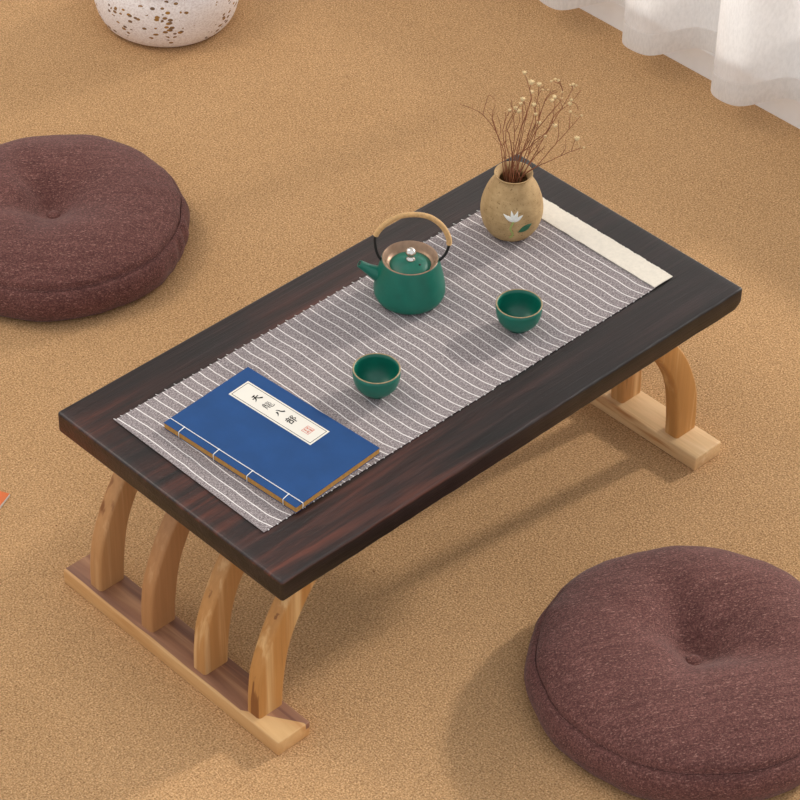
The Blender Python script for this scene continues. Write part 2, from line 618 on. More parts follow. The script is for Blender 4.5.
rings = []
NX = 90
R = 0.0035
xs = [0, 0.0005, 0.0013, 0.0024, R] + [R + (TL - 2 * R) * i / NX for i in range(1, NX)] + [TL - R, TL - 0.0024, TL - 0.0013, TL - 0.0005, TL]
for x in xs:
    e = min(x, TL - x)
    ins = R - math.sqrt(max(0, R * R - (R - e) ** 2)) if e < R else 0
    low = 0
    if TL - x < 0.012:
        low = 0.010 * (1 - (TL - x) / 0.012) ** 1.3
    nz1 = noise.noise(Vector((x * 14, 3.3, 0)))
    nz2 = noise.noise(Vector((x * 55, 9.1, 0)))
    y0 = ins + max(0.0, 0.0008 + 0.0010 * nz1 + 0.0006 * nz2)
    rt = 0.0036 + 0.0020 * noise.noise(Vector((x * 22, 1.7, 5)))
    ring = rrect(y0, TW - ins, TH - TT + ins * 0.8 + low, TH - ins * 0.8, rt, 0.0025, 0.003, 0.003)
    rings.append([(x, yy, zz) for yy, zz in ring])
b = MB()
b.loft(rings)
b.build('table_top', M['dark'], table, sharp=40).location = (-0.0022, -0.0020, 0)

outer = [(0.000, FH), (0.0015, 0.060), (0.008, 0.100), (0.030, 0.154), (0.059, 0.200), (0.086, 0.232), (0.115, TH - TT)]
inner = [(0.040, FH), (0.0425, 0.060), (0.050, 0.108), (0.0625, 0.142), (0.084, 0.178), (0.106, 0.205), (0.132, 0.232), (0.165, TH - TT)]
oc = smooth_curve([(x, 0, z) for x, z in outer], 26)
ic = smooth_curve([(x, 0, z) for x, z in inner], 26)


def leg_mesh(mirror):
    rg = []
    hw = 0.0118
    for o, i_ in zip(oc, ic):
        L_ = (i_ - o).length
        dr = (i_ - o).normalized()
        rr = 0.0045
        ring = []
        for (cu, cv, a0) in ((rr, -hw + rr, PI), (L_ - rr, -hw + rr, 1.5 * PI), (L_ - rr, hw - rr, 0), (rr, hw - rr, 0.5 * PI)):
            for q in range(4):
                a = a0 + q / 3 * PI / 2
                u, v = cu + rr * math.cos(a), cv + rr * math.sin(a)
                p = o + dr * u
                ring.append(((-p.x if mirror else p.x), v, p.z))
        rg.append(ring)
    b = MB()
    b.loft(rg)
    return b


leg_cols = [
    (lin((216, 176, 130)), lin((188, 140, 92)), lin((140, 92, 54)), 0.4),
    (lin((210, 168, 122)), lin((180, 131, 86)), lin((130, 84, 50)), 0.5),
    (lin((226, 186, 134)), lin((192, 141, 86)), lin((148, 102, 60)), 0.7),
    (lin((226, 186, 130)), lin((192, 138, 78)), lin((142, 92, 50)), 0.8)]
for side, ox, mir in (('l', 0.0, False), ('r', 0.798, True)):
    base = MB()
    if mir:
        x0, x1 = 0.7475, 0.7995
        foot = MB().box(0, 0.052, 0, 0.411, 0, FH).build('foot_bar', M['footpale'], table, bevel=0.002, seg=2, sharp=50)
        foot.location = (x0, 0.002, 0)
        foot['label'] = 'pale cream wood foot bar'
    else:
        foot = MB().box(0, 0.052, 0, 0.411, 0, FH).build('foot_bar', M['walnut'], table, bevel=0.0015, seg=2, sharp=50)
        foot.location = (-0.009, 0.002, 0)
        foot['label'] = 'two-tone foot bar of brown and pale wood'
    for k in range(4):
        cy = 0.058 + 0.1003 * (3 - k)
        cl = leg_cols[k]
        mt = mat_wood('acacia_leg_grain', cl[0], cl[1], cl[2], 'z', 1.3 + k * 2.1 + (7 if mir else 0), heart=cl[3])
        lg = leg_mesh(mir).build('leg', mt, table, sharp=50)
        lg.location = (ox, cy, 0)

# ------------------------------------------------------------------ runner
ZT = TH
RX0, RX1, RXF, RY0, RY1 = 0.0385, 0.716, 0.750, 0.0748, 0.3465
run = thing('table_runner', 'grey table runner with thin white stripes and cream end band, laid along the table', 'table runner', (RX0, RY0, ZT))
W_, L_ = RY1 - RY0, RX1 - RX0


def rz(x, y):
    """gentle undulation of the cloth, always touching or above the table"""
    h = 0.0005 + 0.0004 * (1 + noise.noise(Vector((x * 18, y * 7, 2.2))))
    return h


def sheet(x0, x1, y0fn, y1fn, nx, ny, zf, th, name, mat, parent, endfn=None):
    b = MB()
    top, bot = [], []
    for i in range(nx + 1):
        for j in range(ny + 1):
            x = x0 + (x1 - x0) * i / nx
            ya, yb = y0fn(x), y1fn(x)
            y = ya + (yb - ya) * j / ny
            if endfn and i == nx:
                x += endfn(y)
            b.v.append(Vector((x, y, zf(x, y) + th)))
    N = len(b.v)
    for v in list(b.v):
        b.v.append(Vector((v.x, v.y, max(0.0001, v.z - th))))
    w = ny + 1
    for i in range(nx):
        for j in range(ny):
            a = i * w + j
            b.f.append((a, a + w, a + w + 1, a + 1))
            b.f.append((N + a, N + a + 1, N + a + w + 1, N + a + w))
    rim = [i * w for i in range(nx + 1)] + [nx * w + j for j in range(1, w)] + [i * w + ny for i in range(nx - 1, -1, -1)] + [j for j in range(ny - 1, 0, -1)]
    for a, c in zip(rim, rim[1:] + rim[:1]):
        b.f.append((a, N + a, N + c, c))
    return b.build(name, mat, parent, sharp=60)


def edge_lo(x):
    return 0.0007 * noise.noise(Vector((x * 11, 0, 0))) + (0.0018 if 0.385 < x < 0.40 else 0)


def edge_hi(x):
    return W_ + 0.0010 * noise.noise(Vector((x * 9, 5, 0)))


sheet(0, L_, edge_lo, edge_hi, 140, 60, rz, 0.0008, 'striped_cloth', M['runner'], run)
fb = sheet(L_ - 0.001, RXF - RX0, lambda x: edge_lo(x) + 0.0, lambda x: W_ + 0.006 * max(0, (x - L_) / 0.034), 12, 110,
           lambda x, y: 0.0012 + 0.0009 * (1 + noise.noise(Vector((x * 40, y * 60, 7)))), 0.0010, 'end_band', M['cream'], run,
           endfn=lambda y: 0.0016 * noise.noise(Vector((y * 260, 1, 1))) + 0.0012 * noise.noise(Vector((y * 60, 1, 1))))
fb['label'] = 'frayed cream end band'
b = MB()
random.seed(3)
for k in range(150):          # frayed fuzz along the end band
    y = W_ * (k + 0.5) / 150
    x = RXF - RX0 - 0.0008
    l = random.uniform(0.0008, 0.0028)
    b.tube([(x, y, 0.0022), (x + l, y + random.uniform(-0.002, 0.002), 0.0012)], 0.0004, 5)
b.build('frayed_fuzz', M['cream'], run)['kind'] = 'stuff'
b = MB()
b.tube(smooth_curve([(L_ - 0.012, 0.244, 0.0028), (L_ - 0.024, 0.238, 0.0032), (L_ - 0.036, 0.243, 0.003), (L_ - 0.046, 0.236, 0.0028), (L_ - 0.040, 0.224, 0.0028)], 16), 0.0005, 5)
b.build('loose_thread', M['thread'], run)
for k in range(47):          # thread ends of each stripe on both long edges
    x = 0.0014 + 0.0143 * k
    xa = max(0.0012, x - 0.004 + random.uniform(-.0006, .0006))
    b = MB()
    b.tube([(xa, W_ - 0.001, 0.0022), (xa - 0.0004, W_ + random.uniform(0.0018, 0.0038), 0.0012)], 0.0005, 5)
    b.build('stripe_thread_end', M['thread'], run)
    xb = x + 0.0058
    b = MB()
    b.ball((xb, edge_lo(xb) - 0.0001, 0.0011), 0.0010, 8, 6)
    b.build('stripe_thread_end', M['thread'], run)

# ------------------------------------------------------------------ book
ZR = TH + 0.0024
book = thing('stitched_book', 'blue thread-bound book with ivory title label, lying on the striped runner', 'book', (0.0873, 0.0727, ZR), math.radians(3.9))
BW, BL, BT = 0.1448, 0.2215, 0.0090
MB().box(0.0004, BW - 0.0004, 0.0004, BL - 0.0004, 0.0005, BT - 0.0006).build('page_block', M['kraft'], book, smooth=False)
b = MB()
b.box(0, BW, 0, BL, BT - 0.0006, BT)
b.box(0, BW, 0, BL, 0, 0.0005)
b.build('cover', M['blue'], book, smooth=False)
lab = MB().box(0.0912, 0.1252, 0.0640, 0.2020, BT, BT + 0.0003).build('title_label', M['label'], book, smooth=False)
b = MB()
zl = BT + 0.0003


def flat(b, pts, z=zl, th=0.00012):
    n = len(pts)
    base = len(b.v)
    for zz in (z, z + th):
        for p in pts:
            b.v.append(Vector((p[0], p[1], zz)))
    b.f.append(tuple(base + i for i in range(n))[::-1])
    b.f.append(tuple(base + n + i for i in range(n)))
    for i in range(n):
        j = (i + 1) % n
        b.f.append((base + i, base + j, base + n + j, base + n + i))


def frame(b, x0, x1, y0, y1, w):
    flat(b, [(x0, y0), (x1, y0), (x1, y0 + w), (x0, y0 + w)])
    flat(b, [(x0, y1 - w), (x1, y1 - w), (x1, y1), (x0, y1)])
    flat(b, [(x0, y0 + w), (x0 + w, y0 + w), (x0 + w, y1 - w), (x0, y1 - w)])
    flat(b, [(x1 - w, y0 + w), (x1, y0 + w), (x1, y1 - w), (x1 - w, y1 - w)])


frame(b, 0.0935, 0.1229, 0.0665, 0.1995, 0.0006)
b.build('label_border', M['ink'], lab, smooth=False)


def stroke(b, cx, cy, sz, pts, w):
    """brush stroke: pts in a unit square, w list of widths"""
    P = smooth_curve([(x, y, 0) for x, y in pts], 8) if len(pts) > 2 else [Vector((*pts[0], 0)), (Vector((*pts[0], 0)) + Vector((*pts[1], 0))) / 2, Vector((*pts[1], 0))]
    n = len(P)
    lft, rgt = [], []
    for i, p in enumerate(P):
        t = (P[min(i + 1, n - 1)] - P[max(i - 1, 0)]).normalized()
        nn = Vector((-t.y, t.x, 0))
        f = i / (n - 1) * (len(w) - 1)
        k = min(int(f), len(w) - 2)
        ww = (w[k] + (w[k + 1] - w[k]) * (f - k)) / 2
        q = p - Vector((0.5, 0.5, 0))
        lft.append(((cx + (q.x + nn.x * ww) * sz), cy + (q.y + nn.y * ww) * sz))
        rgt.append(((cx + (q.x - nn.x * ww) * sz), cy + (q.y - nn.y * ww) * sz))
    for i in range(n - 1):
        flat(b, [rgt[i], rgt[i + 1], lft[i + 1], lft[i]])


glyphs = {
    'tian': [([(0.28, 0.80), (0.70, 0.86)], [.10, .08]), ([(0.12, 0.52), (0.50, 0.57), (0.90, 0.62)], [.10, .07, .10]),
             ([(0.50, 0.84), (0.44, 0.48), (0.28, 0.24), (0.06, 0.08)], [.12, .12, .08, .02]),
             ([(0.50, 0.54), (0.68, 0.30), (1.0, 0.08)], [.06, .12, .16])],
    'long': [([(0.25, 0.98), (0.30, 0.88)], [.09, .07]), ([(0.06, 0.82), (0.46, 0.86)], [.07, .06]), ([(0.17, 0.80), (0.20, 0.68)], [.06, .05]),
             ([(0.36, 0.82), (0.32, 0.70)], [.06, .05]), ([(0.02, 0.64), (0.48, 0.68)], [.07, .06]), ([(0.12, 0.56), (0.12, 0.30), (0.04, 0.06)], [.09, .07, .03]),
             ([(0.12, 0.56), (0.42, 0.58), (0.42, 0.10)], [.05, .06, .09]), ([(0.14, 0.42), (0.40, 0.44)], [.05, .05]), ([(0.14, 0.28), (0.40, 0.30)], [.05, .05]),
             ([(0.60, 0.96), (0.58, 0.72), (0.92, 0.76)], [.08, .05, .05]), ([(0.60, 0.84), (0.90, 0.90)], [.05, .05]),
             ([(0.60, 0.60), (0.90, 0.64), (0.88, 0.50), (0.62, 0.46)], [.06, .05, .05, .05]),
             ([(0.62, 0.62), (0.60, 0.20), (0.72, 0.08), (1.0, 0.12), (1.0, 0.28)], [.08, .08, .09, .08, .02]),
             ([(0.68, 0.36), (0.92, 0.40)], [.05, .04]), ([(0.68, 0.24), (0.90, 0.28)], [.05, .04])],
    'ba': [([(0.36, 0.70), (0.28, 0.42), (0.04, 0.18)], [.16, .12, .03]), ([(0.46, 0.88), (0.60, 0.82), (0.74, 0.44), (1.0, 0.22)], [.05, .09, .12, .17])],
    'bu': [([(0.28, 1.0), (0.34, 0.88)], [.10, .08]), ([(0.06, 0.82), (0.58, 0.86)], [.09, .08]), ([(0.18, 0.78), (0.22, 0.66)], [.08, .06]),
           ([(0.46, 0.80), (0.38, 0.66)], [.08, .06]), ([(0.00, 0.58), (0.60, 0.64)], [.10, .10]),
           ([(0.14, 0.44), (0.14, 0.06)], [.10, .09]), ([(0.14, 0.44), (0.48, 0.46), (0.46, 0.10)], [.08, .10, .12]), ([(0.14, 0.12), (0.46, 0.14)], [.09, .08]),
           ([(0.72, 0.92), (0.70, 0.0)], [.10, .10]), ([(0.72, 0.90), (0.98, 0.86), (0.80, 0.60), (1.0, 0.42), (0.80, 0.30)], [.06, .08, .06, .10, .04])]}
for key, cy, ink_w in (('tian', 0.1725, 1.15), ('long', 0.1520, 0.85), ('ba', 0.1330, 1.1), ('bu', 0.1125, 1.05)):
    b = MB()
    for pts, w in glyphs[key]:
        stroke(b, 0.1088, cy, 0.0132, pts, [x * ink_w for x in w])
    b.build('title_character', M['ink'], lab, smooth=False)
b = MB()
frame(b, 0.1030, 0.1150, 0.0790, 0.0905, 0.0006)
for pts in ([(0.15, .85), (.45, .85)], [(.3, .95), (.3, .55)], [(.15, .65), (.45, .62)], [(.58, .85), (.88, .85)], [(.72, .92), (.62, .58)], [(.72, .75), (.88, .58)],
            [(.12, .4), (.45, .4)], [(.2, .4), (.14, .1)], [(.4, .42), (.42, .1)], [(.15, .24), (.42, .24)], [(.58, .42), (.88, .42)], [(.73, .48), (.73, .1)], [(.58, .12), (.9, .12)], [(.6, .28), (.86, .28)]):
    stroke(b, 0.1090, 0.0847, 0.0105, pts, [.07, .07])
b.build('seal_stamp', M['seal'], lab, smooth=False)
b = MB()
tr = 0.0006
zt = BT + 0.0003
b.tube([(0.011, -0.0004, 0.0), (0.011, -0.0004, zt - 0.0004), (0.011, 0.0006, zt), (0.0108, BL * 0.5, zt), (0.011, BL - 0.0006, zt), (0.011, BL + 0.0004, zt - 0.0004), (0.011, BL + 0.0004, 0)], tr, 6)
for y in (0.197, 0.138, 0.082, 0.0225):
    b.tube([(0.011, y, zt), (0.006, y - 0.0006, zt), (0.0008, y - 0.0012, zt), (-0.0004, y - 0.0014, zt - 0.0006), (-0.0004, y - 0.0018, 0.0)], tr, 6)
    b.ball((0.011, y, zt), 0.0011, 8, 6, 0.6)
b.build('binding_thread', M['thread'], book)


# ------------------------------------------------------------------ cups
def cup(loc, label, s=1.03):
    t = thing('tea_cup', label, 'cup', loc, group='green tea cups on the runner')
    out_p = [(0, 0.0012), (0.0105, 0.0012), (0.0112, 0), (0.0132, 0), (0.0138, 0.0022), (0.0152, 0.0036), (0.0210, 0.0075), (0.0256, 0.0138), (0.0280, 0.0215), (0.0288, 0.029), (0.0288, 0.0342)]
    in_p = [(0.0268, 0.0342), (0.0266, 0.029), (0.0256, 0.0215), (0.0230, 0.0145), (0.0180, 0.0090), (0.0110, 0.0062), (0.005, 0.0054), (0, 0.0052)]
    b = MB()
    b.lathe([(r * s, z * s * 1.06) for r, z in out_p + in_p], 72)
    b.build('bowl', M['green'], t)
    b = MB()
    ring = []
    for k in range(11):
        a = k / 10 * PI
        ring.append(((0.0279 + 0.00095 * math.cos(a)) * s, (0.0342 + 0.0003 + 0.0005 * math.sin(a)) * s * 1.06))
    b.lathe(ring, 72)
    b.build('rim', M['rimgold'], t)
    return t


cup((0.5275, 0.1388, ZR), 'small green tea cup on the runner near the vase, right of the teapot')
cup((0.3075, 0.1682, ZR), 'small green tea cup on the runner between the teapot and blue book')

# ------------------------------------------------------------------ teapot
LAT = Vector((0.7201, -0.6937, 0)).normalized()      # the pot's spout-to-back axis
DEP = Vector((-LAT.y, LAT.x, 0))
pot = thing('teapot', 'green teapot with cane-wrapped arched handle and silver knob on the runner', 'teapot', (0.4700, 0.2776, ZR))
b = MB()
prof = [(0, 0.0005), (0.030, 0.0), (0.0365, 0.0004), (0.0415, 0.0030), (0.0442, 0.0080), (0.0450, 0.0135), (0.0442, 0.0210), (0.0420, 0.0340), (0.0396, 0.048), (0.0379, 0.0560), (0.0374, 0.0582)]
profs = [(p.x, p.z) for p in smooth_curve([(r, 0, z) for r, z in prof[1:]], 40)]
inn = [(0.0350, 0.0582), (0.0345, 0.056), (0.0352, 0.045), (0.038, 0.03), (0.040, 0.015), (0.036, 0.006), (0, 0.005)]
PS = 0.0612 / 0.0582
b.lathe([(r * (1.025 - 0.05 * max(0, z - 0.03) / 0.028), z * PS) for r, z in [(0, 0.0005)] + profs + inn], 96)
body = b.build('body', M['green'], pot)
b = MB()
b.lathe([(0.0370, 0.0576), (0.0372, 0.0590), (0.0362, 0.0596), (0.0352, 0.0588), (0.0322, 0.0530), (0.0288, 0.0495), (0.0270, 0.0490), (0.0268, 0.0478), (0.0345, 0.0484), (0.0352, 0.0560), (0.0370, 0.0576)], 96)
co = b.build('collar', M['bronze'], pot)
co.location = (0, 0, 0.0029)
co.scale = (0.968, 0.968, 1)
for s in (-1, 1):
    b = MB()
    c = LAT * (0.0325 * s)
    b.ball((c.x, c.y, 0.0545), 0.0022, 10, 8)
    b.build('handle_pin', M['bronze'], pot).location = (0, 0, 0.002)
# lid
lid = MB().lathe([(0, 0.0490), (0.0262, 0.0490), (0.0280, 0.0497), (0.0277, 0.0508), (0.0240, 0.0535), (0.0180, 0.0564), (0.0110, 0.0585), (0.005, 0.0593), (0, 0.0594)], 72).build('lid', M['green'], pot)
lid.location = (0.0005, -0.0005, 0.0012)
lid.scale = (1.0, 1.0, 0.98)
b = MB()
hp = LAT * 0.0115 - DEP * 0.0085
b.lathe([(0, 0.0573), (0.0014, 0.0573), (0.0016, 0.0578), (0, 0.0580)], 16, (hp.x, hp.y))  # black disc painted in for the shade inside the steam hole
b.build('steam_hole_shade', M['black_cord_shade'], lid)
b = MB()


def knobfn(v, r, w, j):
    return v


b.lathe([(0, 0.0590), (0.0058, 0.0590), (0.0062, 0.0600), (0.0052, 0.0618), (0.0032, 0.0636), (0.0030, 0.0650), (0.0040, 0.0655)] +
        [(0.0066 * math.sin(a), 0.0708 - 0.0062 * math.cos(a)) for a in [0.65 + k * 0.26 for k in range(9)]] + [(0, 0.0771)], 28,
        fn=lambda v, r, w, j: Vector((v.x * (1 + (0.07 * math.sin(7 * w + j)) * (j > 6)), v.y * (1 + (0.07 * math.sin(7 * w + j)) * (j > 6)), v.z)))
b.build('knob', M['silver'], lid)
# spout
pts = smooth_curve([-LAT * 0.0350 + Vector((0, 0, 0.0330)), -LAT * 0.0455 + Vector((0, 0, 0.0385)), -LAT * 0.054 + Vector((0, 0, 0.0440)), -LAT * 0.0645 + Vector((0, 0, 0.0515))], 18)
rr = [0.0125 + (0.0048 - 0.0125) * (i / 18) ** 0.70 for i in range(19)]
b = MB()
b.tube(pts, rr, 24, cap=False)
b2 = MB()
b2.tube([p for p in pts[::-1]], [r - 0.0013 for r in rr[::-1]], 24, cap=False)
# join the outer and inner skins at the tip
off = len(b.v)
b.v += b2.v
b.f += [tuple(off + i for i in f) for f in b2.f]
tipo = 18 * 24
for k in range(24):
    # nearest inner vertex to each outer vertex
    pass
ring_o = [tipo + k for k in range(24)]
ring_i = []
for k in ring_o:
    ring_i.append(min(range(off, off + 24), key=lambda q: (b.v[q] - b.v[k]).length))
for k in range(24):
    k2 = (k + 1) % 24
    if ring_i[k] != ring_i[k2]:
        b.f.append((ring_o[k], ring_o[k2], ring_i[k2], ring_i[k]))
b.build('spout', M['green'], pot)
b = MB()
tp, td = pts[-1], (pts[-1] - pts[-2]).normalized()
b.tube([pts[-1] - td * 0.0016, pts[-1] - td * 0.0008], 0.0037, 20)  # black disc stands in for the shade inside the open spout
b.build('spout_mouth_shade', M['black_cord_shade'], pot)

hpts = [(-0.0365, 0.0540), (-0.0425, 0.0640), (-0.0462, 0.0780), (-0.0460, 0.0950), (-0.0345, 0.1120), (-0.0165, 0.1245), (0.0035, 0.1285), (0.0235, 0.1255), (0.0395, 0.1140), (0.0490, 0.0985), (0.0520, 0.0840), (0.0475, 0.0670), (0.0365, 0.0540)]
hc = smooth_curve([LAT * (u * 0.95 - 0.0005) + Vector((0, 0, z + 0.0015)) for u, z in hpts], 120)
hd = MB().tube(hc, 0.0019, 10).build('handle', M['black_cord_shade'], pot)
b = MB()
seg = hc[30:102]
# cane wrap as a continuous ridged winding
fine = []
for i in range(len(seg) - 1):
    for q in range(6):
        fine.append(seg[i].lerp(seg[i + 1], q / 6))
fine.append(seg[-1])
rad = [0.0034 + 0.00035 * math.sin(i * 2 * PI / 5.0) for i in range(len(fine))]
rad[0] = rad[-1] = 0.0022
b.tube(fine, rad, 12)
b.build('cane_wrap', M['cane'], hd)

# ------------------------------------------------------------------ vase
VX, VY = 0.6663, 0.2875
vase = thing('vase', 'round sandy stoneware vase with a white lotus relief, holding dried stems', 'vase', (VX, VY, ZR))
vp = [(0.0235, 0.0), (0.0262, 0.0008), (0.0310, 0.0055), (0.0372, 0.0160), (0.0408, 0.0290), (0.0415, 0.0385), (0.0403, 0.0500), (0.0370, 0.0620), (0.0322, 0.0735), (0.0262, 0.0830), (0.0222, 0.0880), (0.0218, 0.0895), (0.0238, 0.0918), (0.0256, 0.0934)]
vps = [(p.x, p.z) for p in smooth_curve([(r, 0, z) for r, z in vp], 60)]
b = MB()
b.lathe([(0, 0)] + vps + [(0.0253, 0.0942), (0.0241, 0.0941), (0.0218, 0.0915), (0.0193, 0.0880), (0.0182, 0.0850), (0.0225, 0.078), (0.030, 0.068), (0.036, 0.05), (0.036, 0.03), (0.028, 0.012), (0, 0.008)], 96)
b.build('body', M['stone'], vase)


def vr(z):
    for (r0, z0), (r1, z1) in zip(vps, vps[1:]):
        if z0 <= z <= z1:
            return r0 + (r1 - r0) * (z - z0) / (z1 - z0 + 1e-9)
    return vps[-1][0]


CAMAZ = math.radians(225.2)      # the lotus faces this compass direction


def on_vase(u, z, off):
    a = CAMAZ + u / 0.040
    r = vr(z) + off
    return Vector((r * math.cos(a), r * math.sin(a), z))


def relief(b, outline, th=0.0012):
    """raised shape on the vase wall, outline (u,z), fan from its centre"""
    n = len(outline)
    cu = sum(p[0] for p in outline) / n
    cz = sum(p[1] for p in outline) / n
    base = len(b.v)
    for sc_, off in ((1.0, -0.0005), (1.0, th * 0.6), (0.75, th)):
        for u, z in outline:
            b.v.append(on_vase(cu + (u - cu) * sc_, cz + (z - cz) * sc_, off))
    b.v.append(on_vase(cu, cz, th * 1.05))
    for lv in range(2):
        for i in range(n):
            j = (i + 1) % n
            b.f.append((base + lv * n + i, base + lv * n + j, base + (lv + 1) * n + j, base + (lv + 1) * n + i))
    for i in range(n):
        b.f.append((base + 2 * n + i, base + 2 * n + (i + 1) % n, base + 3 * n))


def leaf_shape(u0, z0, u1, z1, w, n=7, pw=1.0):
    du, dz = u1 - u0, z1 - z0
    L = math.hypot(du, dz)
    nu, nz = -dz / L, du / L
    up, dn = [], []
    for i in range(1, n):
        t = i / n
        h = w * math.sin(PI * t ** pw) / 2
        up.append((u0 + du * t + nu * h, z0 + dz * t + nz * h))
        dn.append((u0 + du * t - nu * h, z0 + dz * t - nz * h))
    return [(u0, z0)] + dn + [(u1, z1)] + up[::-1]


b = MB()
for (u1, z1, w) in ((-0.0125, 0.0545, 0.0046), (-0.0022, 0.0600, 0.0046), (0.0070, 0.0595, 0.0046), (0.0135, 0.0530, 0.0046), (-0.0065, 0.0530, 0.0046), (0.0040, 0.0555, 0.006)):
    relief(b, leaf_shape(0.0012, 0.0440, u1, z1, w, pw=0.85))
b.build('lotus_flower', M['petal'], vase)
b = MB()
sp_ = smooth_curve([on_vase(u, z, 0.0004) for u, z in ((0.0015, 0.0445), (-0.0012, 0.038), (-0.0020, 0.032), (0.0012, 0.024), (0.0000, 0.019), (-0.0025, 0.0165))], 20)
b.tube(sp_, 0.0013, 8)
b.build('lotus_stem', M['sprout'], vase)
b = MB()
relief(b, leaf_shape(0.0080, 0.0265, 0.0260, 0.0370, 0.0095))
b.build('lotus_leaf', M['leaf'], vase)

# ------------------------------------------------------------------ dried stems
CD = Vector((-0.704, -0.710, 0))       # horizontal direction towards the room (away from the window)
VB = Vector((VX, VY, ZR))


def sp3(x, y, d=0.0):
    """point of a stem from its sideways offset, its height seen at 40 degrees and its depth d"""
    u = (x - 511.8 - 0.045 * (205 - y)) / 790
    ah = 0.0386 - (y - 205) * 0.0016
    return LAT * u + CD * d + Vector((0, 0, ah + 0.85 * d))


def cp(x, y):
    return (470 + x / 6.154, 60 + y / 6.154)


# main stems: list of points in the sketch frame, then side branches, then heads
stems = [
    ([(215, 690), (190, 560), (160, 450), (60, 332), (-70, 280)], [[(160, 450), (130, 360), (95, 310)], [(75, 340), (85, 280), (110, 225), (150, 262)]], [], 0.012),
    ([(225, 700), (205, 560), (165, 460), (130, 350), (150, 270)], [[(165, 460), (185, 420), (160, 330)], [(115, 340), (150, 310)]], [], 0.0),
    ([(235, 700), (215, 560), (200, 440), (210, 370), (240, 300)], [[(205, 400), (215, 340), (210, 310)]], [(240, 300, 12)], -0.010),
    ([(245, 705), (240, 600), (215, 500), (220, 400), (265, 320), (275, 290)], [[(215, 480), (190, 520), (140, 475)]], [(272, 300, 14)], 0.014),
    ([(250, 710), (262, 560), (270, 430), (260, 330), (250, 240)], [[(270, 430), (300, 370), (297, 310)]], [(297, 308, 17)], -0.005),
    ([(262, 715), (255, 560), (235, 450), (225, 420), (260, 350), (305, 270)], [], [(305, 268, 13)], 0.004),
    ([(258, 700), (285, 560), (310, 440), (318, 330), (318, 245)], [[(312, 400), (340, 340), (345, 280)]], [(316, 246, 17)], 0.010),
    ([(270, 715), (290, 580), (320, 440), (345, 330), (375, 215), (378, 185)], [[(350, 310), (330, 240), (320, 210)]], [(376, 188, 15)], -0.012),
    ([(275, 712), (262, 600), (300, 440), (350, 300), (372, 240), (360, 180), (370, 145)], [[(358, 190), (340, 120), (328, 85)]], [(370, 140, 21), (328, 84, 15)], 0.0),
    ([(285, 715), (300, 600), (345, 500), (395, 390), (400, 330), (385, 278)], [[(380, 420), (420, 385)]], [(386, 276, 16), (420, 382, 15), (398, 330, 12)], 0.008),
    ([(292, 715), (300, 590), (370, 470), (430, 320), (475, 215), (540, 180)], [[(420, 350), (430, 270), (400, 215)], [(350, 500), (360, 430), (430, 390)]], [(505, 235, 15)], -0.015),
    ([(300, 718), (330, 640), (380, 520), (410, 400), (440, 290), (470, 220), (520, 190)], [[(405, 560), (410, 520), (460, 460)]], [(458, 462, 13), (425, 140, 0)], 0.012),
    ([(310, 718), (350, 600), (380, 500), (470, 430), (520, 330), (610, 260), (680, 180)], [[(380, 510), (290, 560), (300, 480)], [(560, 295), (548, 240), (515, 225)], [(610, 262), (640, 255), (668, 300)]], [(612, 262, 15), (515, 222, 14), (620, 240, 12)], 0.0),
    ([(318, 715), (260, 600), (330, 550), (440, 465), (500, 380), (515, 240)], [[(440, 465), (465, 460)], [(500, 380), (520, 400)]], [(520, 400, 15), (510, 238, 12)], 0.016),
    ([(330, 710), (385, 600), (440, 540), (460, 510)], [[(385, 600), (430, 545), (450, 560)], [(420, 560), (410, 505), (440, 480)]], [], -0.008),
    ([(335, 715), (410, 640), (480, 560), (540, 490), (610, 410), (690, 320)], [[(540, 490), (550, 440), (545, 350)], [(610, 410), (620, 320), (618, 290)]], [(620, 300, 11), (692, 322, 8)], -0.016),
    ([(345, 712), (400, 650), (500, 605), (620, 550), (705, 525)], [[(560, 578), (590, 530), (590, 480)], [(632, 545), (640, 500), (655, 475)]], [(660, 472, 19), (705, 525, 8)], 0.010),
    ([(300, 700), (345, 560), (400, 430), (480, 330), (545, 250), (570, 200), (560, 130), (520, 105)], [[(565, 160), (540, 110)], [(550, 140), (515, 120)]], [(570, 180, 9), (545, 112, 10), (525, 105, 10), (500, 118, 9), (568, 215, 8)], -0.020),
    ([(290, 700), (320, 560), (360, 440), (400, 300), (420, 200), (425, 140)], [[(420, 200), (445, 165), (480, 165)]], [(426, 135, 17), (450, 165, 8), (480, 165, 7)], -0.024),
    ([(320, 700), (390, 580), (470, 440), (540, 320), (600, 220), (632, 150)], [[(625, 165), (650, 150)], [(628, 160), (615, 145)]], [(632, 143, 10), (650, 150, 8), (614, 148, 8), (636, 160, 7)], -0.006),
]
stem_txt = ['long dried stem leaning far left out of the vase', 'dried forked stem leaning left, second from the left of the vase mouth']
random.seed(11)
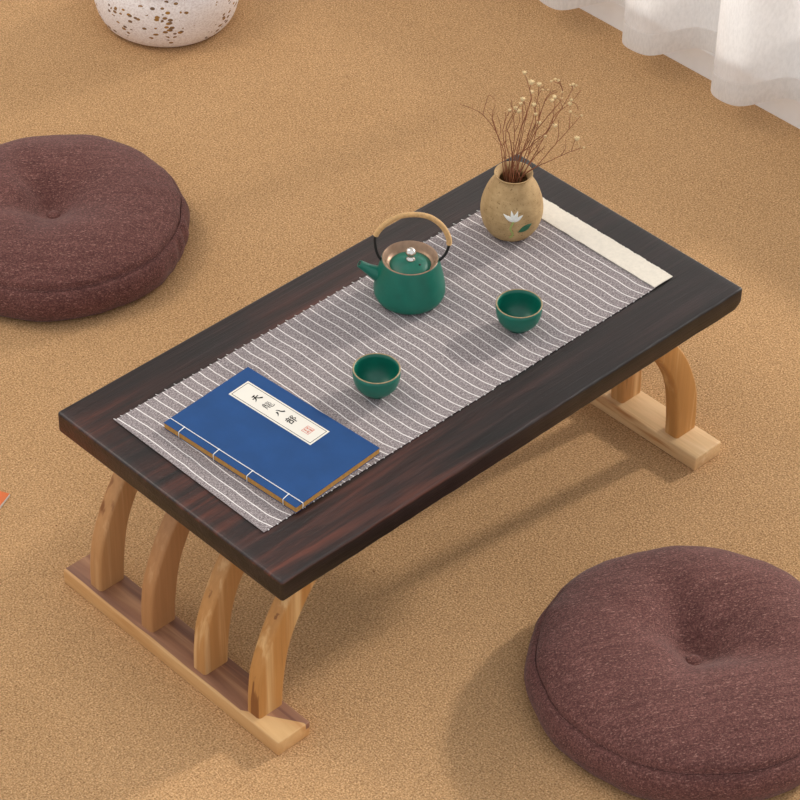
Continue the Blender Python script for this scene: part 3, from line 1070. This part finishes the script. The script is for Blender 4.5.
for idx, (main, brs, heads, dp) in enumerate(stems):
    o = bpy.data.objects.new('dried_flower_stem', None)
    COL.objects.link(o)
    o.location = VB
    tot = len(main)

    def P(x, y, t):
        px, py = cp(x, y)
        return sp3(px, py, dp * t)
    y_lo = main[0][1]

    def tt(y):
        return max(0.0, min(1.0, (700 - y) / 450))
    # foot of the stem inside the vase, resting on its floor
    ang = idx * 2.4
    top0 = P(*main[0], 0.0)
    rr0 = 0.0155 * math.sqrt((idx + 0.5) / 20)
    neck = Vector((rr0 * math.cos(ang), rr0 * math.sin(ang), 0.086))
    # keep the sketch's sideways order at the neck
    un = (cp(*main[0])[0] - 511.8) / 790
    neck = LAT * max(-0.0145, min(0.0155, (un - 0.0035) * 1.0)) + CD * random.uniform(-0.008, 0.008) + Vector((0, 0, 0.086))
    foot = Vector((-neck.x * 0.8, -neck.y * 0.8, 0.0095))
    pts = [foot, foot.lerp(neck, 0.5) + Vector((0, 0, 0.004)), neck] + [P(x, y, tt(y)) for x, y in main[1:]]
    cv = smooth_curve(pts, 44)
    for i in range(14, 45):     # natural kinks
        cv[i] = cv[i] + Vector((noise.noise(cv[i] * 150 + Vector((idx, 0, 0))), noise.noise(cv[i] * 150 + Vector((0, idx, 9))), 0)) * 0.0009
    b = MB()
    b.tube(cv, [0.00085 - 0.00050 * i / 44 for i in range(45)], 6)
    for br in brs:
        bp_ = [P(x, y, tt(y)) for x, y in br]
        near = min(cv, key=lambda q: (q - bp_[0]).length)
        bp_[0] = near
        c2 = smooth_curve(bp_, 10) if len(bp_) > 2 else [bp_[0], bp_[0].lerp(bp_[1], 0.5), bp_[1]]
        b.tube(c2, [0.00046 - 0.0002 * i / (len(c2) - 1) for i in range(len(c2))], 5)
        for q in c2[3:-1:3]:    # tiny side twiglets
            b.tube([q, q + Vector((random.uniform(-.005, .005), random.uniform(-.005, .005), random.uniform(0.002, .006)))], 0.0002, 4)
    for i in range(20, 44, 5):
        q = cv[i]
        b.tube([q, q + Vector((random.uniform(-.007, .007), random.uniform(-.007, .007), random.uniform(0.003, .009)))], 0.00022, 4)
    st = b.build('stem', M['twig'], o)
    for hx, hy, hr in heads:
        if not hr:
            continue
        c = P(hx, hy, tt(hy))
        rad_ = hr / 6.154 / 790 * 1.0
        b = MB()
        # small open flower head: a bud with a ring of papery bracts
        b.ball(c, rad_ * 0.72, 10, 7, 1.1)
        for k in range(7):
            w = k * 2 * PI / 7
            dv = Vector((math.cos(w), math.sin(w), 0.45 + 0.2 * (k % 2))).normalized()
            b.tube([c, c + dv * rad_ * 0.7, c + dv * rad_ * 1.15], [rad_ * 0.3, rad_ * 0.34, rad_ * 0.08], 5)
        nearest = min(cv, key=lambda q: (q - c).length)
        b.tube([nearest, c], 0.00025, 4)
        b.build('flower_head', M['seed'], o)
    xm = main[-1]
    o['category'] = 'dried flower'
    o['group'] = 'dried flower stems in the vase'
    nh = len([h for h in heads if h[2]])
    o['_tip'] = 0
    del o['_tip']
    labels = [
        'dried stem leaning furthest left out of the vase, its long thin tip bare',
        'bare forked dried stem beside the furthest left one in the vase',
        'dried stem with one tiny flower head, third from the left in the vase',
        'short dried stem with a curved top and small pale head, left side of the vase',
        'dried stem with a thin bare tip and a pale head branching off, left of centre',
        'dried stem with a single small head just below the clustered heads, left of centre',
        'dried stem with a round pale head among the cluster left of the tallest stems',
        'dried stem ending in a pale head just beneath the tallest stem\'s flowers',
        'tallest dried stem in the vase, carrying two pale flower heads at its top',
        'mid height dried stem with three small heads, in the middle of the vase bunch',
        'dried stem arching right at its top with a fluffy head, right of centre',
        'dried stem arching right over the middle with a small low pale head',
        'dried stem reaching far up right, brown tip and three pale heads along it',
        'dried stem crossing the bunch to the right with two fluffy pale heads',
        'shortest dried stem, a bare twiggy fork low on the right of the vase mouth',
        'long slender dried stem leaning right, second lowest, ending in a tiny bud',
        'lowest dried stem leaning furthest right with a pale head near its tip',
        'dried stem whose tip curls back left at top right, dotted with tiny buds',
        'dried stem with a pale head and small buds, right next to the tallest one',
        'dried stem ending in a starry spray of tiny buds at the upper right']
    o['label'] = labels[idx]


# ------------------------------------------------------------------ cushions
def cushion(loc, label, creases, mat, Rr=0.2, H=0.100, seedv=0.0, dip=0.030, band=None):
    t = thing('floor_cushion', label, 'cushion', loc, group='round floor cushions')
    seam_r, seam_z = Rr * 0.955, 0.059
    nt = 46
    prof = []
    # underside and side band
    prof += [(0, 0.0), (Rr * 0.5, 0.0), (Rr * 0.86, 0.0), (Rr * 0.93, 0.003), (Rr * 0.965, 0.010), (Rr * 0.99, 0.022), (Rr * 1.0, 0.034), (Rr * 0.992, 0.045), (Rr * 0.974, 0.0545), (seam_r + 0.0008, seam_z - 0.0016), (seam_r - 0.0045, seam_z - 0.0004)]
    nb = len(prof)
    for i in range(1, nt + 1):
        s = 1 - i / nt
        prof.append((seam_r * (0.008 + 0.992 * s), 0))

    def fn(v, r, w, j):
        if j < 3:
            return v
        n1 = noise.noise(Vector((math.cos(w) * 3 + seedv, math.sin(w) * 3, 1.5)))
        n2 = noise.noise(Vector((math.cos(w) * 9 + seedv, math.sin(w) * 9, 4.5)))
        if j < nb:
            k = (j - 2) / (nb - 2)
            wr = 0.0035 * n1 + 0.0015 * n2
            # small gathers in the side band
            if band:
                for (bw, ba) in band:
                    dw = (w - bw + PI) % (2 * PI) - PI
                    wr -= ba * math.exp(-(dw / 0.035) ** 2) * math.sin(PI * k)
            return Vector((v.x * (1 + wr / Rr), v.y * (1 + wr / Rr), v.z + 0.002 * n1 * k))
        s = r / seam_r
        puff = (1 - s ** 3.2)
        z = seam_z + 0.0006 + (H - seam_z) * min(1, puff * 1.0) ** 0.62
        z -= dip * (0.50 * math.exp(-(r / 0.018) ** 1.5) + 0.50 * math.exp(-(r / 0.058) ** 1.5))
        for (cw, depth, wid, ln) in creases:
            dw = (w - cw + PI) % (2 * PI) - PI
            width = wid * (0.16 + r * 1.9)
            arc = dw * max(r, 0.02)
            z -= depth * math.exp(-(arc / (width * 0.1)) ** 2) * math.exp(-((r - 0.022) / ln) ** 2) * (1 - math.exp(-(r / 0.022) ** 2))
        fade = min(1, (1 - s) * 6)
        x_, y_ = v.x, v.y
        z += fade * 0.0035 * noise.noise(Vector((x_ * 9 + seedv, y_ * 9, 0.3))) + fade * 0.0012 * noise.noise(Vector((x_ * 26 + seedv, y_ * 26, 3.3)))
        wr = (0.0035 * n1 + 0.0015 * n2) * s
        return Vector((v.x * (1 + wr / Rr), v.y * (1 + wr / Rr), z + 0.002 * n1 * s))
    b = MB()
    prof.append((0, seam_z))
    b.lathe(prof, 220, fn=fn)
    zc = None
    # pull the pole to its neighbours' height
    pole = b.v[-1]
    ring = b.v[-221:-1]
    zc = sum(v.z for v in ring) / 220 
    pole.x = pole.y = 0
    pole.z = zc
    b.build('cover', mat, t)
    zt = sum(v.z for v in b.v[-221 - 220 * 3:-1 - 220 * 3]) / 220
    b = MB()
    b.lathe([(0, zc + 0.000), (0.0085, zc + 0.000), (0.0108, zc + 0.003), (0.0110, zc + 0.006), (0.0092, zc + 0.0086), (0.005, zc + 0.010), (0, zc + 0.0104)], 32)
    b.build('button', mat, t)
    # raised seam cord between top panel and band
    b = MB()
    pts = []
    for k in range(160):
        w = 2 * PI * k / 160
        n1 = noise.noise(Vector((math.cos(w) * 3 + seedv, math.sin(w) * 3, 1.5)))
        n2 = noise.noise(Vector((math.cos(w) * 9 + seedv, math.sin(w) * 9, 4.5)))
        q = 1 + (0.0035 * n1 + 0.0015 * n2) / Rr
        pts.append(Vector(((seam_r - 0.0026) * math.cos(w) * q, (seam_r - 0.0026) * math.sin(w) * q, seam_z - 0.0004 + 0.002 * n1)))
    pts.append(pts[0])
    b.tube(pts, 0.0009, 6, cap=False)
    b.build('seam', mat, t)
    return t


D = math.radians
cushion((0.4360, -0.2655, 0), 'round brown linen floor cushion in front of the table, right foreground',
        [(D(62), 0.022, 1.0, 0.095), (D(5), 0.020, 1.1, 0.075), (D(-48), 0.014, 1.2, 0.11), (D(105), 0.008, 0.9, 0.08), (D(-150), 0.006, 1.2, 0.06)],
        mat_cushion(D(28), 0.0), Rr=0.205, seedv=1.0, dip=0.052)
cushion((0.4320, 0.9812, 0), 'round brown linen floor cushion behind the table, left, cut off by the frame',
        [(D(78), 0.024, 1.1, 0.095), (D(150), 0.014, 1.1, 0.09), (D(15), 0.010, 1.3, 0.06), (D(-150), 0.010, 1.2, 0.06), (D(-60), 0.006, 1.4, 0.08)],
        mat_cushion(D(43), 4.0), Rr=0.199, seedv=6.0, dip=0.054, band=[(D(-62), 0.004), (D(-53), 0.006), (D(-44), 0.003), (D(-100), 0.002)])

# ------------------------------------------------------------------ white pot at the back
pf = thing('speckled_pouf', 'white speckled knitted pouf on the carpet at the far left, cut off by the frame', 'pouf', (0.957, 1.345, 0))
b = MB()
pp = [(0.088, 0.0), (0.100, 0.003), (0.109, 0.013), (0.1165, 0.030), (0.1215, 0.055), (0.1210, 0.080), (0.1150, 0.100), (0.1120, 0.108), (0.1150, 0.116), (0.1160, 0.135), (0.1080, 0.160), (0.085, 0.176), (0.045, 0.184)]
pps = [(p.x, p.z) for p in smooth_curve([(r, 0, z) for r, z in pp], 50)]
b.lathe([(0, 0.0)] + pps + [(0, 0.185)], 96, fn=lambda v, r, w, j: v * 1.0 + Vector((v.x, v.y, 0)) * 0.018 * noise.noise(Vector((v.x * 12, v.y * 12, v.z * 14))))
b.build('cover', M['pouf'], pf)
b = MB()
pts = [Vector((0.1128 * math.cos(k * PI / 40), 0.1128 * math.sin(k * PI / 40), 0.108)) for k in range(81)]
b.tube(pts, 0.0035, 8, cap=False)
b.build('rope_band', M['rope'], pf)

# ------------------------------------------------------------------ orange booklet at the left edge
ok_ = thing('orange_booklet', 'orange booklet with white pages on the carpet at the left edge', 'booklet', (0.0417, 0.5905, 0), math.radians(203.5))
MB().box(0, 0.15, -0.19, 0, 0.0, 0.0034).build('pages', M['label'], ok_, smooth=False)
MB().box(0, 0.15, -0.19, -0.0006, 0.0034, 0.0039).build('cover', M['orange'], ok_, smooth=False)

# ------------------------------------------------------------------ curtain
rail = tag(MB().tube([(WX + 0.012, -2.0, 1.60), (WX + 0.012, 2.7, 1.60)], 0.012, 12).build('curtain_rail', M['metal']), 'white curtain rail mounted above the window', 'curtain rail')
cur = thing('curtain', 'sheer white curtain in deep folds hanging in front of the window', 'curtain', (0, 0, 0))
CX = WX - 0.022


def cx_at(y, z):
    k = (y - 0.512) / 0.189
    ph = 2 * PI * k + 0.20 * math.sin(z * 3 + y * 4) * min(1, z)
    amp = 0.044 + 0.003 * math.sin(y * 7.0) - 0.004 * z
    return 1.424 - amp * math.tanh(1.7 * math.cos(ph)) / math.tanh(1.7) - 0.0015 * math.sin(y * 61 + z * 2) * (1 - z * 0.3)


def curtain_sheet(z0, z1, nz_, dx, name, mat, parent, zoff=lambda y: 0):
    b = MB()
    y0, y1 = 0.30, 2.5
    ny = 420
    for i in range(ny + 1):
        y = y0 + (y1 - y0) * i / ny
        for j in range(nz_ + 1):
            z = z0 + (z1 - z0) * j / nz_
            zz = z + zoff(y) * max(0, 1 - z / 0.5)
            b.v.append(Vector((cx_at(y, z) + dx, y, zz)))
    w = nz_ + 1
    for i in range(ny):
        for j in range(nz_):
            a = i * w + j
            b.f.append((a, a + w, a + w + 1, a + 1))
    return b.build(name, mat, parent)


zo = lambda y: -0.003 * math.cos(2 * PI * (y - 0.512) / 0.189) + 0.002 * math.sin(y * 13)
curtain_sheet(0.056, 1.588, 60, 0.0, 'sheer_cloth', M['sheer'], cur, zo)
curtain_sheet(0.0558, 0.096, 4, -0.0012, 'hem', M['hem'], cur, zo)
